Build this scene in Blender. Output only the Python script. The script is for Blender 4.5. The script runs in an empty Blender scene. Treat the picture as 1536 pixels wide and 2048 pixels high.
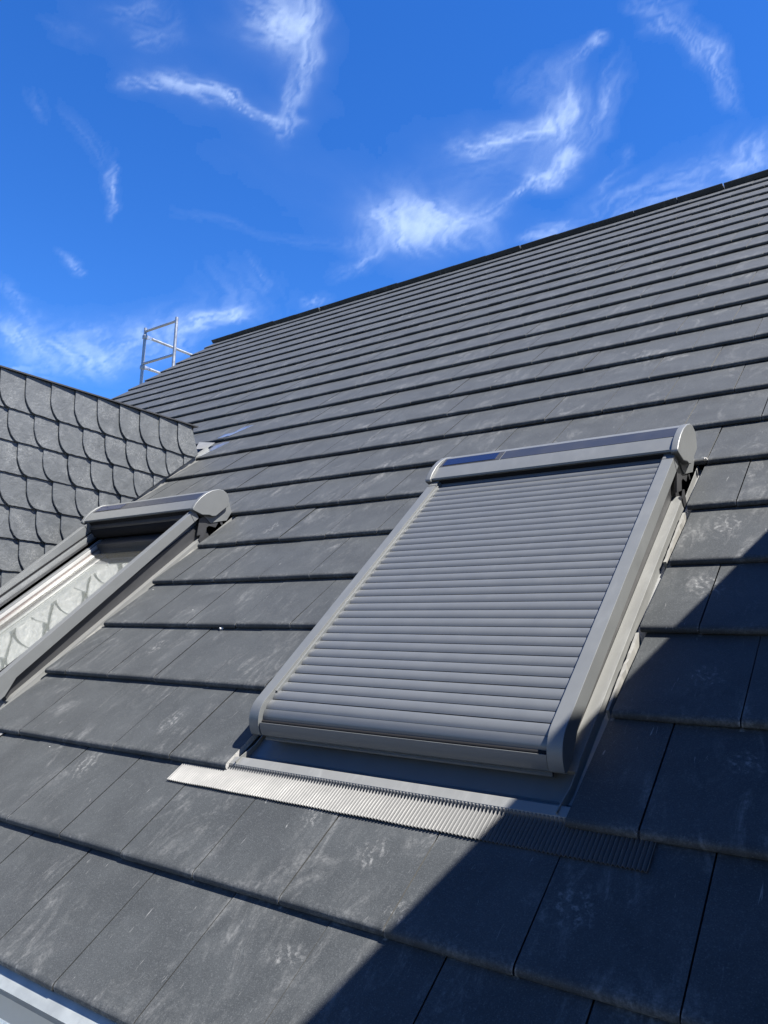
import bpy, bmesh, math, random
import numpy as np
from mathutils import Vector, Matrix
random.seed(7)
sc = bpy.context.scene
PITCH = math.radians(39.3)
CP, SP = math.cos(PITCH), math.sin(PITCH)
# roof frame: u along the eave, v up the slope, w out of the slope
def rw(u, v, w): return Vector((u, v*CP - w*SP, v*SP + w*CP))
ROOF = Matrix.Rotation(PITCH, 4, 'X')

# ------------------------------------------------------------------ camera
CAM = (2.51498, -0.37610, 1.34361)
RC = ((0.807224, 0.473982, -0.351754), (-0.077895, -0.505187, -0.859488), (-0.585083, 0.721198, -0.370878))
FPX = 1553.1
cam_d = bpy.data.cameras.new('camera'); cam = bpy.data.objects.new('camera', cam_d); sc.collection.objects.link(cam)
rx, ry, rz = rw(*RC[0]), -rw(*RC[1]), -rw(*RC[2])
cm = Matrix((rx, ry, rz)).transposed().to_4x4(); cm.translation = rw(*CAM)
cam.matrix_world = cm
cam_d.sensor_fit = 'VERTICAL'; cam_d.sensor_height = 24.0; cam_d.lens = FPX/2048*24.0
cam_d.clip_start = 0.05; cam_d.clip_end = 40000
sc.camera = cam
sc.cycles.max_bounces = 6; sc.cycles.diffuse_bounces = 2; sc.cycles.glossy_bounces = 3; sc.cycles.transmission_bounces = 3; sc.cycles.transparent_max_bounces = 10

# ------------------------------------------------------------------ light
SUN = rw(0.767, 0.90, 1.0).normalized()
EXPOSURE = 1.95
sun_d = bpy.data.lights.new('sun', 'SUN'); sun = bpy.data.objects.new('sun', sun_d); sc.collection.objects.link(sun)
sun_d.energy = 5.0; sun_d.angle = math.radians(0.53); sun_d.color = (1.0, 0.955, 0.88)
sun.rotation_euler = SUN.to_track_quat('Z', 'Y').to_euler(); sun.location = (6, 0, 14)
sc.view_settings.view_transform = 'Standard'; sc.view_settings.look = 'None'
sc.view_settings.gamma = 1; sc.view_settings.exposure = EXPOSURE; sc.view_settings.use_curve_mapping = False

world = bpy.data.worlds.new('World'); sc.world = world; world.use_nodes = True
class NT:
    def __init__(s, tree): s.t = tree; tree.nodes.clear()
    def n(s, kind, inputs=None, **props):
        x = s.t.nodes.new(kind)
        for k, v in props.items(): setattr(x, k, v)
        for k, v in (inputs or {}).items():
            sk = x.inputs[k]
            if isinstance(v, bpy.types.NodeSocket): s.t.links.new(v, sk)
            elif isinstance(v, bpy.types.Node): s.t.links.new(v.outputs[0], sk)
            else: sk.default_value = v
        return x
    def m(s, op, a, b=0.0, c=0.0, clamp=False): return s.n('ShaderNodeMath', {0: a, 1: b, 2: c}, operation=op, use_clamp=clamp).outputs[0]
    def vm(s, op, a, b=(0, 0, 0)): return s.n('ShaderNodeVectorMath', {0: a, 1: b}, operation=op).outputs[0]
    def mr(s, x, a, b, c=0.0, d=1.0, smooth=True): return s.n('ShaderNodeMapRange', {0: x, 1: a, 2: b, 3: c, 4: d}, interpolation_type='SMOOTHSTEP' if smooth else 'LINEAR').outputs[0]
    def noise(s, vec, scale, detail=3.0, rough=0.55, dist=0.0, w=None):
        i = {'Vector': vec, 'Scale': scale, 'Detail': detail, 'Roughness': rough, 'Distortion': dist}
        x = s.n('ShaderNodeTexNoise', noise_dimensions='3D' if w is None else '4D')
        if w is not None: i['W'] = w
        for k, v in i.items():
            if isinstance(v, bpy.types.NodeSocket): s.t.links.new(v, x.inputs[k])
            else: x.inputs[k].default_value = v
        return x
    def mix(s, fac, a, b, blend='MIX'):
        x = s.n('ShaderNodeMix', data_type='RGBA', blend_type=blend)
        for sk, v in ((x.inputs[0], fac), (x.inputs[6], a), (x.inputs[7], b)):
            if isinstance(v, bpy.types.NodeSocket): s.t.links.new(v, sk)
            else: sk.default_value = v if not isinstance(v, tuple) else (*v[:3], 1.0)
        return x.outputs[2]
    def mapping(s, vec, loc=(0, 0, 0), rot=(0, 0, 0), scale=(1, 1, 1), kind='POINT'):
        return s.n('ShaderNodeMapping', {'Vector': vec, 'Location': loc, 'Rotation': rot, 'Scale': scale}, vector_type=kind).outputs[0]

def build_world():
    g = NT(world.node_tree)
    sky = g.n('ShaderNodeTexSky', sky_type='NISHITA', sun_disc=False, sun_elevation=math.asin(SUN.z),
              sun_rotation=math.atan2(SUN.x, SUN.y), altitude=300.0, air_density=1.0, dust_density=0.1, ozone_density=3.0)
    hs = g.n('ShaderNodeHueSaturation', {'Hue': 0.505, 'Saturation': 1.30, 'Value': 1.0, 'Color': sky})
    col = g.mix(1.0, hs.outputs[0], (.72, .935, 1.23), 'MULTIPLY')
    bg = g.n('ShaderNodeBackground', {'Color': col, 'Strength': 0.050})
    o = g.n('ShaderNodeOutputWorld'); g.t.links.new(bg.outputs[0], o.inputs[0])
build_world()

# ------------------------------------------------------------------ helpers
C = sc.collection
def link(name, mesh, parent=None, mat=None):
    o = bpy.data.objects.new(name, mesh); C.objects.link(o)
    if parent is not None: o.parent = parent
    if mat is not None and mesh is not None and not mesh.materials: mesh.materials.append(mat)
    return o
def tag(o, label=None, cat=None, group=None, kind=None):
    if label: o['label'] = label
    if cat: o['category'] = cat
    if group: o['group'] = group
    if kind or cat: o['kind'] = kind or 'thing'
    return o
def empty(name, mat=None):
    o = bpy.data.objects.new(name, None); C.objects.link(o); o.empty_display_size = 0.2
    if mat is not None: o.matrix_world = mat
    return o
def finish(bm, name, smooth=None):
    bmesh.ops.recalc_face_normals(bm, faces=bm.faces)
    if smooth is not None:
        for f in bm.faces: f.smooth = True
        for e in bm.edges:
            if len(e.link_faces) == 2: e.smooth = e.calc_face_angle(0) < smooth
            else: e.smooth = False
    me = bpy.data.meshes.new(name); bm.to_mesh(me); bm.free()
    return me
def add_box(bm, x0, x1, y0, y1, z0, z1):
    vs = [bm.verts.new((x, y, z)) for x in (x0, x1) for y in (y0, y1) for z in (z0, z1)]
    for q in ((0, 1, 3, 2), (4, 6, 7, 5), (0, 4, 5, 1), (2, 3, 7, 6), (0, 2, 6, 4), (1, 5, 7, 3)):
        bm.faces.new([vs[i] for i in q])
    return vs
def box(name, x0, x1, y0, y1, z0, z1, mat, parent, bevel=0.0):
    bm = bmesh.new(); add_box(bm, x0, x1, y0, y1, z0, z1)
    if bevel: bmesh.ops.bevel(bm, geom=bm.edges[:], offset=bevel, segments=2, profile=.5, affect='EDGES', clamp_overlap=True)
    return link(name, finish(bm, name, .6 if bevel else None), parent, mat)
def add_prism(bm, prof, x0, x1):
    """closed outline in (y, z) carried from x0 to x1"""
    A = [bm.verts.new((x0, y, z)) for y, z in prof]; B = [bm.verts.new((x1, y, z)) for y, z in prof]
    n = len(prof)
    for i in range(n): bm.faces.new((A[i], A[(i+1) % n], B[(i+1) % n], B[i]))
    bm.faces.new(A[::-1]); bm.faces.new(B)
    return A, B
def prism(name, prof, x0, x1, mat, parent, bevel=0.0, smooth=.6):
    bm = bmesh.new(); add_prism(bm, prof, x0, x1)
    if bevel:
        bm.normal_update()
        es = [e for e in bm.edges if len(e.link_faces) == 2 and e.calc_face_angle(0) > .5]
        bmesh.ops.bevel(bm, geom=es, offset=bevel, segments=2, profile=.5, affect='EDGES', clamp_overlap=True)
    o = link(name, finish(bm, name, smooth), parent, mat)
    if bevel: w = o.modifiers.new('weighted', 'WEIGHTED_NORMAL'); w.keep_sharp = True
    return o
def strip(name, pts, x0, x1, t, mat, parent, smooth=.5, skew=0.0):
    """sheet metal of thickness t following pts in (y, z), from x0 to x1"""
    bm = bmesh.new(); n = len(pts); nor = []
    for i in range(n):
        a, b = pts[max(i-1, 0)], pts[min(i+1, n-1)]
        d = Vector((b[0]-a[0], b[1]-a[1])).normalized(); nor.append(Vector((-d.y, d.x)))
    prof = [(p[0], p[1]) for p in pts] + [(p[0]-nor[i].x*t, p[1]-nor[i].y*t) for i, p in reversed(list(enumerate(pts)))]
    add_prism(bm, prof, x0, x1)
    return link(name, finish(bm, name, smooth), parent, mat)
def tube_bm(bm, a, b, r, seg=12):
    a, b = Vector(a), Vector(b); d = (b-a).normalized()
    x = d.orthogonal().normalized(); y = d.cross(x)
    A, B = [], []
    for i in range(seg):
        t = 2*math.pi*i/seg; o = x*math.cos(t)*r + y*math.sin(t)*r
        A.append(bm.verts.new(a+o)); B.append(bm.verts.new(b+o))
    for i in range(seg): bm.faces.new((A[i], A[(i+1) % seg], B[(i+1) % seg], B[i]))
    bm.faces.new(A[::-1]); bm.faces.new(B)
def tube(name, a, b, r, mat, parent, seg=14):
    bm = bmesh.new(); tube_bm(bm, a, b, r, seg); return link(name, finish(bm, name, .7), parent, mat)
def clip(poly, a, b, c):
    """keep a*x+b*y+c >= 0"""
    out = []
    for i in range(len(poly)):
        p, q = poly[i], poly[(i+1) % len(poly)]
        dp, dq = a*p[0]+b*p[1]+c, a*q[0]+b*q[1]+c
        if dp >= 0: out.append(p)
        if dp*dq < 0:
            t = dp/(dp-dq); out.append((p[0]+t*(q[0]-p[0]), p[1]+t*(q[1]-p[1])))
    return out
def px(u, v, w):
    d = [u-CAM[0], v-CAM[1], w-CAM[2]]
    x, y, z = [sum(r[i]*d[i] for i in range(3)) for r in RC]
    return None if z < .05 else (768+FPX*x/z, 1024+FPX*y/z)

# ------------------------------------------------------------------ materials
def new_mat(name):
    m = bpy.data.materials.new(name); m.use_nodes = True; return m, NT(m.node_tree)
def bsdf(g, normal=None, **inp):
    names = {'col': 'Base Color', 'rough': 'Roughness', 'metal': 'Metallic', 'spec': 'Specular IOR Level', 'coat': 'Coat Weight', 'coat_rough': 'Coat Roughness'}
    i = {}
    for k, v in inp.items(): i[names[k]] = (*v, 1.0) if isinstance(v, tuple) else v
    if normal is not None: i['Normal'] = normal
    b = g.n('ShaderNodeBsdfPrincipled', i)
    o = g.n('ShaderNodeOutputMaterial'); g.t.links.new(b.outputs[0], o.inputs[0]); return b
def roof_pos(g):
    return g.mapping(g.n('ShaderNodeNewGeometry').outputs['Position'], rot=(-PITCH, 0, 0))

G_, TW_ = .344, .30
PRINTS = ((1.30, .245, .075, .038, .3), (1.52, .40, .05, .035, -.2), (1.36, .52, .05, .06, .2), (1.93, 1.95, .07, .10, .1), (1.93, 1.60, .06, .10, .5),
          (.08, .62, .06, .09, .2), (-.20, 1.23, .05, .08, 0), (.30, .85, .05, .09, .1), (1.12, .60, .04, .06, .4), (2.00, 1.20, .05, .06, .3), (2.12, .93, .05, .05, .6), (1.86, .50, .07, .07, .2), (-.3, 2.2, .05, .09, .1))
def tile_material(prints=False):
    m, g = new_mat('trodden concrete tile' if prints else 'concrete tile'); p = roof_pos(g)
    geo = g.n('ShaderNodeNewGeometry'); isl = geo.outputs['Random Per Island']
    grain = g.noise(p, 330.0, 1.0, 0.75).outputs[0]
    grain2 = g.noise(p, 95.0, 3.0, 0.7).outputs[0]
    blotch = g.noise(g.vm('ADD', p, g.n('ShaderNodeCombineXYZ', {2: g.m('MULTIPLY', isl, 9.0)}).outputs[0]), 6.0, 4.0, 0.6, .5).outputs[0]
    # dust smears drawn out down the slope, patchy
    sm = g.noise(g.mapping(p, scale=(12, 4.2, 8)), 1.0, 5.0, 0.72, 1.3).outputs[0]
    patch = g.noise(p, 2.9, 3.0, 0.6, 0.5).outputs[0]
    sm = g.m('MULTIPLY', g.mr(sm, .46, .80), g.mr(patch, .40, .68))
    sm = g.m('MULTIPLY', sm, g.mr(grain2, .30, .62, .30, 1.0))
    # scuffs: short thin bright strokes
    sc1 = g.noise(g.mapping(p, rot=(0, 0, .14), scale=(130, 15, 40)), 1.0, 3.0, 0.6, 0.7).outputs[0]
    sc1 = g.m('MULTIPLY', g.mr(sc1, .665, .76), g.mr(g.m('SUBTRACT', 1.0, patch), .42, .62))
    # chips and mortar spots
    vo = g.n('ShaderNodeTexVoronoi', {'Vector': p, 'Scale': 10.0, 'Randomness': 1.0})
    cr = g.n('ShaderNodeSeparateXYZ', {0: vo.outputs['Color']})
    spot = g.m('MULTIPLY', g.m('LESS_THAN', g.m('ADD', vo.outputs['Distance'], g.m('MULTIPLY', g.m('SUBTRACT', grain2, .5), .03)), g.m('MULTIPLY', cr.outputs[1], .034)), g.m('GREATER_THAN', cr.outputs[0], .74))
    base = g.mix(g.mr(blotch, .3, .7), TILE_A, TILE_B)
    tone = g.mr(isl, 0, 1, .955, 1.045)
    base = g.mix(1.0, base, g.n('ShaderNodeCombineColor', {0: tone, 1: tone, 2: tone}).outputs[0], 'MULTIPLY')
    base = g.mix(g.mr(grain2, .54, .78, 0.0, .34), base, (.074, .079, .081))
    base = g.mix(g.mr(grain, .52, .80, 0.0, .46), base, (.084, .089, .091))
    base = g.mix(g.mr(grain, .20, .44, .60, 0.0), base, (.014, .0148, .0155))
    dust = g.m('ADD', g.m('MULTIPLY', sm, .56), g.m('MULTIPLY', sc1, .58), clamp=True)
    # worn arrises: paler along the nose and at the corners of the joints
    xyz = g.n('ShaderNodeSeparateXYZ', {0: p}); row = g.m('DIVIDE', g.m('ADD', xyz.outputs[1], .004), G_)
    fy = g.m('FRACT', row); par = g.m('MODULO', g.m('FLOOR', row), 2.0)
    fx = g.m('FRACT', g.m('ADD', g.m('DIVIDE', xyz.outputs[0], TW_), g.m('ADD', g.m('MULTIPLY', par, .5), 20.5)))
    dj = g.m('SUBTRACT', .5, g.m('ABSOLUTE', g.m('SUBTRACT', fx, .5)))
    nose = g.m('MULTIPLY', g.mr(fy, .02, .12, 1.0, 0.0), g.mr(blotch, .40, .66))
    joint = g.mr(dj, .0, .030, 1.0, 0.0)
    wear = g.m('MULTIPLY', g.m('ADD', g.m('MULTIPLY', nose, .16), g.m('MULTIPLY', joint, g.m('ADD', g.m('MULTIPLY', g.mr(fy, .0, .10, 1.0, 0.0), .55), g.m('MULTIPLY', g.mr(patch, .48, .66), .04)))), g.mr(grain2, .40, .62))
    dust = g.m('ADD', dust, wear, clamp=True)
    if prints:
        pr = None
        wob = g.vm('MULTIPLY', g.vm('SUBTRACT', g.noise(p, 34.0, 2.0).outputs['Color'], (.5, .5, .5)), (.05, .05, 0))
        q = g.n('ShaderNodeVectorMath', {0: g.vm('ADD', p, wob), 1: (1, 1, 0)}, operation='MULTIPLY').outputs[0]
        for (u, v, a, b, ang) in PRINTS:
            qq = q if pr is None else g.vm('ADD', q, g.m('MULTIPLY', pr, 1e-6))
            mp = g.mapping(qq, (u, v, 0), (0, 0, ang), (a, b, 1e5), 'TEXTURE')
            l = g.n('ShaderNodeVectorMath', {0: mp}, operation='LENGTH').outputs['Value']
            xx = g.n('ShaderNodeSeparateXYZ', {0: mp})
            st = g.mr(g.m('SINE', g.m('MULTIPLY', g.m('ADD', xx.outputs[0], g.m('MULTIPLY', xx.outputs[1], .25)), 15.0)), -.2, .8)
            e = g.m('MULTIPLY', g.mr(l, .35, 1.0, 1.0, 0.0), g.m('ADD', g.m('MULTIPLY', st, .75), .14))
            pr = e if pr is None else g.m('MAXIMUM', pr, e)
        pr = g.m('MULTIPLY', pr, g.mr(g.noise(p, 60.0, 4.0, .75).outputs[0], .40, .66))
        dust = g.m('ADD', dust, g.m('MULTIPLY', pr, .50), clamp=True)
    base = g.mix(dust, base, (.21, .21, .205))
    base = g.mix(g.m('MULTIPLY', spot, .85), base, (.45, .45, .43))
    bp = g.n('ShaderNodeBump', {'Strength': .35, 'Distance': .0008, 'Height': grain})
    b = bsdf(g, bp.outputs[0], col=base, rough=.55, spec=.14)
    b.inputs['Sheen Weight'].default_value = .05; b.inputs['Sheen Roughness'].default_value = .45
    return m
TILE_A, TILE_B = (.0262, .0288, .0304), (.0350, .0382, .0400)
def cut_material():
    m, g = new_mat('cut concrete'); p = roof_pos(g)
    n = g.noise(p, 160.0, 4.0, .7).outputs[0]
    bp = g.n('ShaderNodeBump', {'Strength': .8, 'Distance': .003, 'Height': n})
    bsdf(g, bp.outputs[0], col=g.mix(n, (.12, .12, .12), (.36, .355, .34)), rough=.9, spec=.2); return m
def slate_material():
    m, g = new_mat('natural slate')
    pos = g.n('ShaderNodeNewGeometry'); isl = pos.outputs['Random Per Island']; p = pos.outputs['Position']
    off = g.m('MULTIPLY', isl, 40.0)
    big = g.noise(p, 9.0, 5.0, .62, .8, w=off).outputs[0]
    n1 = g.noise(p, 26.0, 5.0, .6, 1.6, w=off).outputs[0]
    vein = g.mr(g.m('ABSOLUTE', g.m('SUBTRACT', n1, .5)), 0.0, .022, 1.0, 0.0)
    n2 = g.noise(g.mapping(p, scale=(1, 1, 2.2)), 48.0, 4.0, .65, 2.2, w=off).outputs[0]
    vein2 = g.mr(g.m('ABSOLUTE', g.m('SUBTRACT', n2, .52)), 0.0, .020, 1.0, 0.0)
    gr = g.noise(p, 300.0, 2.0, .7).outputs[0]
    c = g.mix(g.mr(big, .3, .7), (.044, .048, .050), (.066, .0705, .0722))
    c = g.mix(1.0, c, g.n('ShaderNodeCombineColor', {0: g.mr(isl, 0, 1, .78, 1.18), 1: g.mr(isl, 0, 1, .80, 1.18), 2: g.mr(isl, 0, 1, .86, 1.13)}).outputs[0], 'MULTIPLY')
    msk = g.mr(g.noise(p, 7.0, 3.0, .6, w=off).outputs[0], .42, .68)
    c = g.mix(g.m('MULTIPLY', g.m('MULTIPLY', vein, msk), .42), c, (.24, .245, .245))
    c = g.mix(g.m('MULTIPLY', vein2, g.m('MULTIPLY', msk, .40)), c, (.25, .255, .255))
    c = g.mix(g.mr(gr, .45, .8, 0, .18), c, (.165, .17, .17))
    h = g.m('ADD', g.m('MULTIPLY', n1, .7), g.m('MULTIPLY', g.noise(p, 14.0, 3.0, .6, 1.0, w=off).outputs[0], 1.4))
    bp = g.n('ShaderNodeBump', {'Strength': .45, 'Distance': .006, 'Height': h})
    bsdf(g, bp.outputs[0], col=c, rough=.46, spec=.55); return m
def paint(name, col, rough=.42, spec=.5, var=.06, metal=0.0, scale=14.0, dirt=.12):
    m, g = new_mat(name); p = roof_pos(g)
    n = g.noise(p, scale, 4.0, .6).outputs[0]
    c = g.mix(n, tuple(x*(1-var) for x in col), tuple(x*(1+var) for x in col))
    d = g.m('MULTIPLY', g.mr(g.noise(g.mapping(p, scale=(20, 5, 20)), 1.0, 5.0, .65, .5).outputs[0], .5, .8), dirt)
    c = g.mix(d, c, tuple(min(.5, x*2.1+.02) for x in col))
    f = g.noise(p, 900.0, 1.0).outputs[0]
    bp = g.n('ShaderNodeBump', {'Strength': .06, 'Distance': .0006, 'Height': f})
    bsdf(g, bp.outputs[0], col=c, rough=g.mr(n, .2, .8, rough-.05, rough+.06), spec=spec, metal=metal); return m
def zinc(name, col, rough, metal=.85, streak=True):
    m, g = new_mat(name); p = roof_pos(g)
    n = g.noise(g.mapping(p, scale=(60, 9, 9)), 1.0, 5.0, .6, .4).outputs[0]
    n2 = g.noise(p, 12.0, 4.0, .6).outputs[0]
    c = g.mix(g.mr(n2, .3, .7), tuple(x*.84 for x in col), tuple(x*1.1 for x in col))
    c = g.mix(g.mr(n, .55, .8, 0, .3), c, tuple(x*.65 for x in col))
    bsdf(g, None, col=c, rough=g.mr(n2, .2, .8, rough-.06, rough+.1), metal=metal, spec=.5); return m
def glass_material():
    m, g = new_mat('window glass')
    lw = g.n('ShaderNodeLayerWeight', {'Blend': .5})
    fr = g.m('ADD', .10, g.m('MULTIPLY', g.m('POWER', lw.outputs['Facing'], 3.0), .90))
    p = roof_pos(g)
    tr = g.n('ShaderNodeBsdfTransparent', {'Color': (.93, .945, .935, 1)})
    gl = g.n('ShaderNodeBsdfGlossy', {'Color': (1, 1, 1, 1), 'Roughness': .004})
    mx = g.n('ShaderNodeMixShader', {0: fr, 1: tr.outputs[0], 2: gl.outputs[0]})
    df = g.n('ShaderNodeBsdfDiffuse', {'Color': (.5, .5, .46, 1)})
    dust = g.m('ADD', g.m('MULTIPLY', g.mr(g.noise(p, 160.0, 3.0, .7).outputs[0], .52, .75), .05), .02)
    mx2 = g.n('ShaderNodeMixShader', {0: dust, 1: mx.outputs[0], 2: df.outputs[0]})
    o = g.n('ShaderNodeOutputMaterial'); g.t.links.new(mx2.outputs[0], o.inputs[0]); return m
def cell_material():
    m, g = new_mat('solar cell'); p = roof_pos(g); s = g.n('ShaderNodeSeparateXYZ', {0: p})
    li = g.mr(g.m('PINGPONG', s.outputs[0], .006), 0.0, .0009, 1.0, 0.0, smooth=False)
    c = g.mix(g.m('MULTIPLY', li, .5), (.006, .010, .032), (.03, .04, .07))
    bsdf(g, None, col=c, rough=.22, spec=.3); return m

M_TILE, M_TROD, M_CUT, M_SLATE = tile_material(), tile_material(True), cut_material(), slate_material()
M_PAINT = paint('grey window paint', (.080, .0845, .0860))
M_COVER = paint('light grey flashing', (.105, .107, .104), rough=.5, dirt=.25)
M_APRON = paint('grey apron paint', (.085, .087, .088), rough=.38, dirt=.08)
M_SLAT = paint('grey shutter lacquer', (.066, .0705, .0745), rough=.36, dirt=.03)
M_DARK = paint('dark plastic', (.016, .0165, .018), rough=.5, dirt=.06)
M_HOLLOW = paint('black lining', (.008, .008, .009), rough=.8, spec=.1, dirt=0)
M_BAND = paint('charcoal hood band', (.016, .018, .024), rough=.4, dirt=.03)
M_SKIRT = paint('grey pleated aluminium', (.060, .0615, .063), rough=.46, spec=.28, dirt=.05)
M_ZINC = zinc('weathered zinc', (.62, .66, .67), .30, .85)
M_EAVE = zinc('dull eave sheet', (.20, .215, .215), .45, .2)
M_FOIL = zinc('bright flashing metal', (.45, .48, .51), .28, .9)
M_GALV = zinc('galvanised steel', (.30, .312, .322), .40, .7)
M_GLASS, M_CELL = glass_material(), cell_material()
M_SASH = paint('pale sash trim', (.17, .17, .165), rough=.4, dirt=.1)
M_SEAL = paint('brown sash edge', (.045, .033, .03), rough=.5)
M_BLIND = paint('off white blind', (.22, .225, .215), rough=.9, spec=.1, var=.04)
M_FOAM = paint('pale foam strip', (.17, .168, .158), rough=.9, spec=.1, var=.2, scale=90)
M_CRUMB = paint('pale mortar', (.40, .39, .37), rough=.9, spec=.1, var=.2, scale=90)
M_RENDER = paint('white wall render', (.55, .54, .51), rough=.9, spec=.1, var=.05, scale=40)

# ------------------------------------------------------------------ ground
def ground():
    m, g = new_mat('pale gravel ground'); p = g.n('ShaderNodeNewGeometry').outputs['Position']
    n = g.noise(p, .6, 6.0, .65).outputs[0]
    bsdf(g, None, col=g.mix(n, (.09, .09, .085), (.14, .14, .13)), rough=.95, spec=.1)
    bm = bmesh.new(); s = 1500
    bm.faces.new([bm.verts.new(c) for c in ((-s, -s, -6.4), (s, -s, -6.4), (s, s, -6.4), (-s, s, -6.4))])
    tag(link('ground', finish(bm, 'ground'), None, m), kind='structure')
ground()

# ------------------------------------------------------------------ clouds: a level sheet of cirrus 1500 m up
# x/z, y/z of each wisp, half length, half width, heading, density
WISPS = ((-0.836,0.751,0.0813,0.0558,1.439,0.75),(-0.793,0.777,0.1038,0.0778,2.779,0.5),(-0.788,0.787,0.0978,0.0559,2.813,0.55),(-0.835,0.852,0.0987,0.0377,2.332,0.6),(-0.893,0.892,0.1158,0.0362,2.427,0.5),(-0.959,0.943,0.0794,0.0255,2.385,0.5),(-0.986,0.929,0.0329,0.0214,1.342,0.35),(-1.099,0.744,0.064,0.0294,-2.638,0.55),(-1.045,0.793,0.0693,0.0414,1.189,0.75),(-1.013,0.855,0.0733,0.0231,1.279,0.8),(-0.983,0.923,0.0522,0.0193,1.135,0.4),(-1.456,0.883,0.1304,0.0155,2.696,0.6),(-1.536,0.937,0.0914,0.0171,2.517,0.35),(-1.351,0.662,0.1032,0.0245,2.587,0.2),(-1.354,0.771,0.157,0.0516,2.282,0.14),(-0.98,0.622,0.0777,0.056,-2.937,0.28),(-1.008,0.677,0.053,0.0276,-3.052,0.25),(-1.11,0.585,0.0593,0.0331,1.408,0.14),(-1.868,1.063,0.0897,0.0207,2.263,0.55),(-2.222,1.12,0.2029,0.0449,2.263,0.3),(-2.517,1.266,0.2704,0.1099,2.594,0.55),(-2.439,1.394,0.3338,0.2178,2.718,0.5),(-2.515,1.531,0.2504,0.1656,2.26,0.6),(-2.27,1.528,0.3602,0.1681,2.709,0.55),(-2.05,1.536,0.293,0.136,2.734,0.55),(-1.856,1.539,0.184,0.0536,3.127,0.85),(-1.731,1.545,0.1087,0.0496,2.689,0.8),(-2.807,1.474,0.1963,0.1323,-3.114,0.4),(-1.615,1.461,0.2899,0.1803,2.387,0.22),(-1.463,1.377,0.1167,0.0186,2.323,0.3),(-1.362,1.162,0.1821,0.0399,1.069,0.12),(-1.248,1.343,0.1465,0.0505,0.964,0.12),(-1.445,1.599,0.0838,0.0488,2.482,0.4),(-1.205,1.478,0.1526,0.041,2.937,0.4),(-0.978,1.356,0.1322,0.0798,2.499,0.75),(-1.028,1.437,0.142,0.0686,1.813,0.7),(-0.902,1.387,0.1097,0.0861,1.548,0.65),(-0.934,1.45,0.1454,0.1187,2.095,0.7),(-0.943,1.366,0.2217,0.1264,2.089,0.3),(-0.82,1.441,0.1166,0.0439,2.995,0.45),(-0.855,1.516,0.1485,0.0633,1.716,0.2),(-0.712,1.25,0.0726,0.0352,-2.423,0.8),(-0.642,1.278,0.0809,0.0432,-2.897,0.85),(-0.591,1.284,0.0292,0.0172,2.513,0.6),(-0.563,1.28,0.1174,0.0462,2.22,0.6),(-0.539,1.261,0.1138,0.0204,1.916,0.6),(-0.562,1.29,0.1805,0.0563,2.052,0.3),(-0.694,1.424,0.0753,0.0198,2.886,0.6),(-0.624,1.424,0.0505,0.048,2.312,0.9),(-0.576,1.411,0.0652,0.0318,2.429,0.9),(-0.557,1.383,0.0318,0.0279,1.918,0.6),(-0.47,1.146,0.0527,0.0193,2.778,0.35),(-0.421,1.13,0.0338,0.0198,3.088,0.6),(-0.509,1.325,0.1715,0.0522,2.142,0.28),(-0.435,1.257,0.1379,0.0378,2.243,0.28),(-0.458,1.274,0.0861,0.0108,2.329,0.3),(-0.535,1.165,0.0917,0.0511,2.669,0.2),(-0.696,1.315,0.1755,0.1163,-2.594,0.14),(-0.466,1.42,0.0304,0.012,2.241,0.2),(-0.512,1.49,0.0817,0.0163,2.227,0.25),(-0.301,1.091,0.0518,0.0267,0.927,0.4),(-0.299,1.145,0.0504,0.0331,0.891,0.4),(-0.272,1.205,0.0857,0.0308,1.411,0.55),(-0.266,1.274,0.0946,0.0237,1.456,0.5),(-0.26,1.359,0.074,0.0191,1.504,0.3),(-0.488,1.607,0.1772,0.1189,2.643,0.45),(-0.362,1.59,0.1231,0.0914,-3.079,0.4),(-0.249,1.575,0.1007,0.0472,1.884,0.6),(-0.265,1.593,0.1583,0.1156,1.722,0.35),(-0.728,1.62,0.0955,0.06,3.031,0.45),(-0.696,1.621,0.1057,0.0382,-3.066,0.3),(-1.116,1.4,0.1683,0.075,2.547,0.3),
 (.6,1.4,.5,.1,.6,.4),(1.2,.5,.6,.12,1.2,.35),(.2,-.6,.5,.1,2.2,.4),(-.9,-.8,.6,.14,.4,.4),(1.1,-1.0,.7,.15,.9,.35),(-.2,.1,.35,.06,.8,.3),(.7,.1,.3,.07,2.6,.3),(-1.9,-.3,.7,.13,.2,.4))
def hash2(ix, iy, seed):
    h = (ix.astype(np.int64)*374761393 + iy.astype(np.int64)*668265263 + seed*974634541) & 0xffffffff
    h = ((h ^ (h >> 13))*1274126177) & 0xffffffff
    return ((h ^ (h >> 16)) & 0xffff)/65535.0
def vnoise(x, y, seed):
    ix, iy = np.floor(x), np.floor(y); fx, fy = x-ix, y-iy
    fx = fx*fx*fx*(fx*(fx*6-15)+10); fy = fy*fy*fy*(fy*(fy*6-15)+10)
    a, b = hash2(ix, iy, seed), hash2(ix+1, iy, seed); c, d = hash2(ix, iy+1, seed), hash2(ix+1, iy+1, seed)
    return (a+(b-a)*fx)*(1-fy)+(c+(d-c)*fx)*fy
def fbm(x, y, seed, octv=5, gain=.55):
    t, amp, n = 0, 1.0, 0
    for i in range(octv):
        t = t+amp*vnoise(x, y, seed+i*17); n += amp; amp *= gain; x, y = x*2.03+7.1, y*2.03+3.7
    return t/n
def smooth(x, a, b):
    t = np.clip((x-a)/(b-a), 0, 1); return t*t*(3-2*t)
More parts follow.
